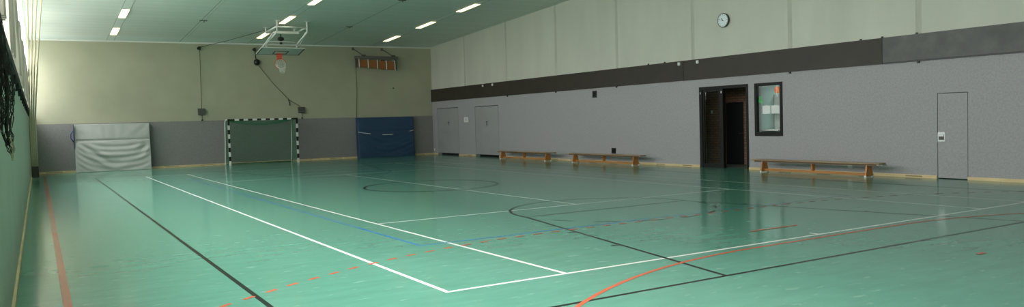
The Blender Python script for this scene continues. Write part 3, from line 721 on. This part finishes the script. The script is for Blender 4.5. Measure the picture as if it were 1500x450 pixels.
# ------------------------------------------------------------------ folded ceiling basketball unit
bb = thing('basketball_hoop', 'folded-up ceiling basketball backboard on white tube frame with orange hoop and net', 'basketball hoop', (8.9, 32.3, zc(8.9, 32.3)))
hx = {0: 8.29, 1: 9.49}
for i in (0, 1):
    for y_, zb in ((31.1, 5.47), (32.85, 5.58)):
        b = MB(); zt = zc(hx[i], y_); b.tube([(hx[i], y_, zb), (hx[i], y_, zt)], .036, 'tube'); b.box(hx[i] - .09, hx[i] + .09, y_ - .06, y_ + .06, zt - .02, zt, 'tube'); part(b, 'hanger', bb)
    b = MB(); b.tube([(hx[i], 31.1, 5.66), (hx[i], 32.85, 5.60)], .036, 'tube'); part(b, 'side_rail', bb)
    xa = (8.22, 9.48)[i]
    b = MB(); b.tube([(hx[i], 31.1, 5.48), (hx[i] - .02, 31.4, 5.36), (xa + .03, 32.45, 5.17), (xa, 32.62, 5.08)], .038, 'tube'); b.tube([(xa, 32.62, 5.1), (xa, 32.62, 4.92)], .038, 'tube'); part(b, 'swing_arm', bb)
    b = MB(); xo = (8.02, 9.72)[i]
    b.tube([(hx[i] - .06 if i == 0 else hx[i] + .02, 31.35, 5.46), (xo, 33.15, 4.80)] if i == 0 else [(hx[i], 31.35, 5.46), (9.62, 32.9, 4.93)], .026, 'tube'); part(b, 'brace', bb)
b = MB(); b.tube([(hx[0], 31.1, 5.64), (hx[1], 31.1, 5.64)], .03, 'tube'); part(b, 'cross_rail', bb)
b = MB(); b.tube([(hx[0], 32.85, 5.59), (hx[1], 32.85, 5.59)], .03, 'tube'); part(b, 'cross_rail', bb)
b = MB(); b.box(8.42, 9.38, 31.85, 32.0, 5.46, 5.56, 'tube'); part(b, 'winch_beam', bb, bevel=.01)
b = MB(); b.tube([(8.24, 32.55, 5.2), (9.5, 32.55, 5.2)], .03, 'tube'); part(b, 'cross_tube', bb)
b = MB(); b.tube([(8.72, 32.2, 5.36), (8.72, 32.2, 5.32), (8.72, 32.2, 5.24), (8.72, 32.2, 5.2)], .1, 'black', 14, radii=[.06, .13, .13, .05]); b.tube([(8.72, 32.2, 5.5), (8.72, 32.2, 5.3)], .02, 'black'); b.tube([(8.72, 32.2, 5.14), (8.72, 32.2, 5.06)], .055, 'black', 10); part(b, 'winch_pulley', bb)
# board: far edge y 33.2 z 4.72, near edge y 32.2 z 4.90; face looks down
A = Vector((0, 33.22, 4.715)); Bq = Vector((0, 32.2, 4.90)); ey = (Bq - A).normalized(); nn = Vector((0, ey.z, -ey.y)); nn = nn if nn.z < 0 else -nn
bx_0, bx_1 = 7.93, 9.72; L = (Bq - A).length
def bp(x_, t, d): v = A + ey * t - nn * d; return (x_, v.y, v.z)
def slab(mb, xa, xb, ta, tb, da, db, m):
    mb.hexa([bp(xa, ta, da), bp(xb, ta, da), bp(xb, tb, da), bp(xa, tb, da), bp(xa, ta, db), bp(xb, ta, db), bp(xb, tb, db), bp(xa, tb, db)], m)
b = MB(); slab(b, bx_0, bx_1, 0, L, 0, .04, 'board_ply'); part(b, 'backboard', bb)
b = MB()
for a in ((bx_0, bx_0 + .05, .05, L), (bx_1 - .05, bx_1, .05, L), (bx_0, bx_1, 0, .05)): slab(b, *a, -.004, 0, 'black')
xm = 8.86
for a in ((xm - .30, xm - .25, .16, .60), (xm + .25, xm + .30, .16, .60), (xm - .25, xm + .25, .55, .60), (xm - .25, xm + .25, .16, .21)): slab(b, *a, -.004, 0, 'black')
part(b, 'board_markings', bb)
b = MB(); slab(b, xm - .13, xm + .13, .10, .26, -.02, 0, 'orange'); 
c0 = A + ey * .12 + nn * .39 
rp0 = bp(xm, .13, -.02)
b.hexa([(xm - .09, rp0[1] - .02, rp0[2] - .22), (xm + .09, rp0[1] - .02, rp0[2] - .22), (xm + .09, rp0[1] + .02, rp0[2] - .22), (xm - .09, rp0[1] + .02, rp0[2] - .22), (xm - .12, rp0[1] - .03, rp0[2]), (xm + .12, rp0[1] - .03, rp0[2]), (xm + .12, rp0[1] + .03, rp0[2]), (xm - .12, rp0[1] + .03, rp0[2])], 'orange')
ho = part(b, 'hoop_bracket', bb)
RC = Vector((xm + .03, rp0[1], rp0[2] - .15 - .235)); 
b = MB(); b.torus(RC, (0, 1, .12), .225, .014, 'orange', 36, 8); ring = part(b, 'hoop_ring', bb)
# net hanging loosely from the vertical ring
mb = MB(); kk = mb.mid('netwhite'); NU, NV = 14, 7; rr = random.Random(3)
for j in range(NV + 1):
    v = j / NV
    for i in range(NU):
        a = 2 * PI * i / NU + (.5 * j) * 2 * PI / NU; wd = .215 * (1 - .55 * v)
        x_ = RC.x + wd * math.cos(a) + .03 * v; y_ = RC.y - .30 * math.sin(PI * v * .6) * (1 - .35 * v) ; z_ = RC.z + wd * math.sin(a) * (1 - .55 * v) - .36 * v ** 1.4
        mb.v.append((x_ + rr.uniform(-.012, .012), y_ + rr.uniform(-.02, .02), z_ + rr.uniform(-.012, .012)))
for j in range(NV):
    for i in range(NU): mb.f.append([j * NU + i, j * NU + (i + 1) % NU, (j + 1) * NU + (i + 1) % NU, (j + 1) * NU + i]); mb.mi.append(kk); mb.sm.append(False)
no = part(mb, 'hoop_net', bb); wire(no, .014)

# ------------------------------------------------------------------ folded wooden wall apparatus
fr = thing('folding_ladder', 'folded orange brown wooden climbing ladder under a grey rail on the back wall', 'climbing ladder', (14.8, YB, 5.0))
b = MB(); b.box(13.55, 15.80, 36.62, 36.80, 4.93, 5.08, 'greyrail'); b.box(14.95, 15.35, 36.58, 36.84, 4.87, 4.94, 'greyrail'); part(b, 'rail', fr, bevel=.01)
for x0_, x1_ in ((13.63, 14.0), (15.16, 15.58)):
    b = MB(); b.tube([(x0_, YB, 5.48), (x1_, 36.7, 5.08)], .022, 'greyrail'); b.box(x0_ - .06, x0_ + .06, YB - .02, YB, 5.4, 5.54, 'greyrail'); b.box(x1_ - .07, x1_ + .07, 36.62, 36.80, 5.06, 5.14, 'boxgrey'); part(b, 'bracket', fr)
def ladder_z(x_): return 4.93 - .10 * (x_ - 13.6) / 2.15
b = MB(); xa, xb = 13.66, 15.62
def quadslab(mb, xa, xb, y0, y1, top0, top1, h0, h1, m):
    mb.hexa([(xa, y0, top0 - h0), (xb, y0, top1 - h1), (xb, y1, top1 - h1), (xa, y1, top0 - h0), (xa, y0, top0), (xb, y0, top1), (xb, y1, top1), (xa, y1, top0)], m)
quadslab(b, xa, xb, 36.66, 36.78, 4.90, 4.82, .36, .42, 'orangewood'); part(b, 'wooden_panel', fr)
for x_ in (13.70, 14.17, 14.66, 15.14, 15.60):
    t_ = (x_ - xa) / (xb - xa); zt = 4.95 - .08 * t_; zb = 4.50 - .14 * t_
    b = MB(); b.tube([(x_, 36.63, zt), (x_ + .015, 36.62, (zt + zb) / 2), (x_ + .02, 36.63, zb)], .024, 'netwhite', 6); part(b, 'strap', fr)
for x_ in (13.6, 15.69):
    t_ = (x_ - xa) / (xb - xa)
    b = MB(); b.box(x_ - .03, x_ + .03, 36.65, 36.79, 4.50 - .08 * t_, 4.93, 'boxgrey'); part(b, 'end_stile', fr)
b = MB(); b.disc((15.72, YB - .02, 3.5), (0, 1, 0), .035, .02, 'cable', 12); b.tube([(15.72, YB - .02, 3.5), (15.72, YB - .08, 3.47), (15.72, YB - .09, 3.53)], .012, 'cable', 6); o = b.build('wall_hook'); tag(o, 'tiny dark hook on the back wall above the blue mat', 'hook')

# ------------------------------------------------------------------ climbing ropes gathered to the left wall
RX = (-.07, .065, .18, .315)
RLAB = ['pale climbing rope gathered in the far left corner, leftmost of the four', 'pale climbing rope gathered in the far left corner, second from the left', 'pale climbing rope gathered in the far left corner, third from the left', 'pale climbing rope gathered in the far left corner, rightmost of the four']
for i, x_ in enumerate(RX):
    zt = zc(x_, 28.3); gxp = -.195 + .056 * i
    r = thing('climbing_rope', RLAB[i], 'rope', (gxp, 33.45, 0), 'climbing ropes gathered in the far left corner')
    pts = []
    for k_ in range(19):
        t_ = k_ / 18; pts.append((x_ + (gxp - x_) * t_ ** .85, 28.3 + 5.1 * t_, zt - .1 - (zt - .1 - 2.35) * t_))
    pts += [(gxp - .01, 33.45, 2.0), (gxp - .01, 33.47, 1.2), (gxp - .012, 33.5, .45)]
    b = MB(); b.tube(pts, .025, 'rope', 8); part(b, 'cord', r)
    b = MB(); e = pts[-1]; b.tube([(e[0], e[1], .46), (e[0], e[1], .40), (e[0], e[1], .08), (e[0], e[1], .04)], .03, 'boxgrey', 8, radii=[.028, .034, .036, .02]); part(b, 'leather_end', r)
    b = MB(); b.box(x_ - .04, x_ + .04, 28.24, 28.36, zt - .05, zt, 'greyrail'); b.tube([(x_, 28.3, zt - .05), (x_, 28.3, zt - .12)], .018, 'greyrail', 6); part(b, 'ceiling_mount', r)

# ------------------------------------------------------------------ black ball net hung over the sill rail, near left
bn = thing('black_net', 'bunched black net hanging from the sill rail at the left edge', 'net', (-.2, 6.6, 2.5))
path = [(-.215, 6.6, 2.56), (-.205, 6.6, 2.43), (-.192, 6.6, 2.29), (-.180, 6.6, 2.20), (-.170, 6.6, 2.05), (-.168, 6.6, 1.92), (-.176, 6.6, 1.80), (-.186, 6.6, 1.66), (-.172, 6.6, 1.55), (-.163, 6.6, 1.49)]
rad = [.028, .03, .03, .033, .044, .047, .043, .034, .026, .014]
b = MB(); b.tube(path, .03, 'netblack', 12, radii=[q * .3 for q in rad]); part(b, 'core', bn)
b = MB(); rr = random.Random(11)
for k_ in range(46):
    a = rr.random() * 6.28; pts = []; i0 = rr.randint(0, 4); i1 = rr.randint(i0 + 4, 9) if i0 + 4 < 9 else 9
    for i in range(i0, i1 + 1):
        for h_ in (0, .5):
            if i == i1 and h_: continue
            j = min(i + 1, 9); p = Vector(path[i]).lerp(Vector(path[j]), h_); R_ = rad[i] * rr.uniform(.7, 1.12); a += rr.uniform(-.9, .9)
            pts.append((p.x + math.cos(a) * R_, p.y + math.sin(a) * R_, p.z + rr.uniform(-.02, .02)))
    b.tube(pts, .0022, 'netblack', 5)
part(b, 'mesh_cords', bn)
b = MB()
for k_ in range(16):
    a = rr.random() * 6.28; R_ = .012 * rr.random()
    b.tube([(-.166 + math.cos(a) * R_, 6.6 + math.sin(a) * R_, 1.60), (-.160 + math.cos(a) * R_ * 1.3, 6.6 + math.sin(a) * R_, 1.52), (-.160 + math.cos(a) * R_ * .6, 6.6, 1.44 + rr.uniform(-.012, .02))], .003, 'rope', 5)
part(b, 'frayed_tie', bn)
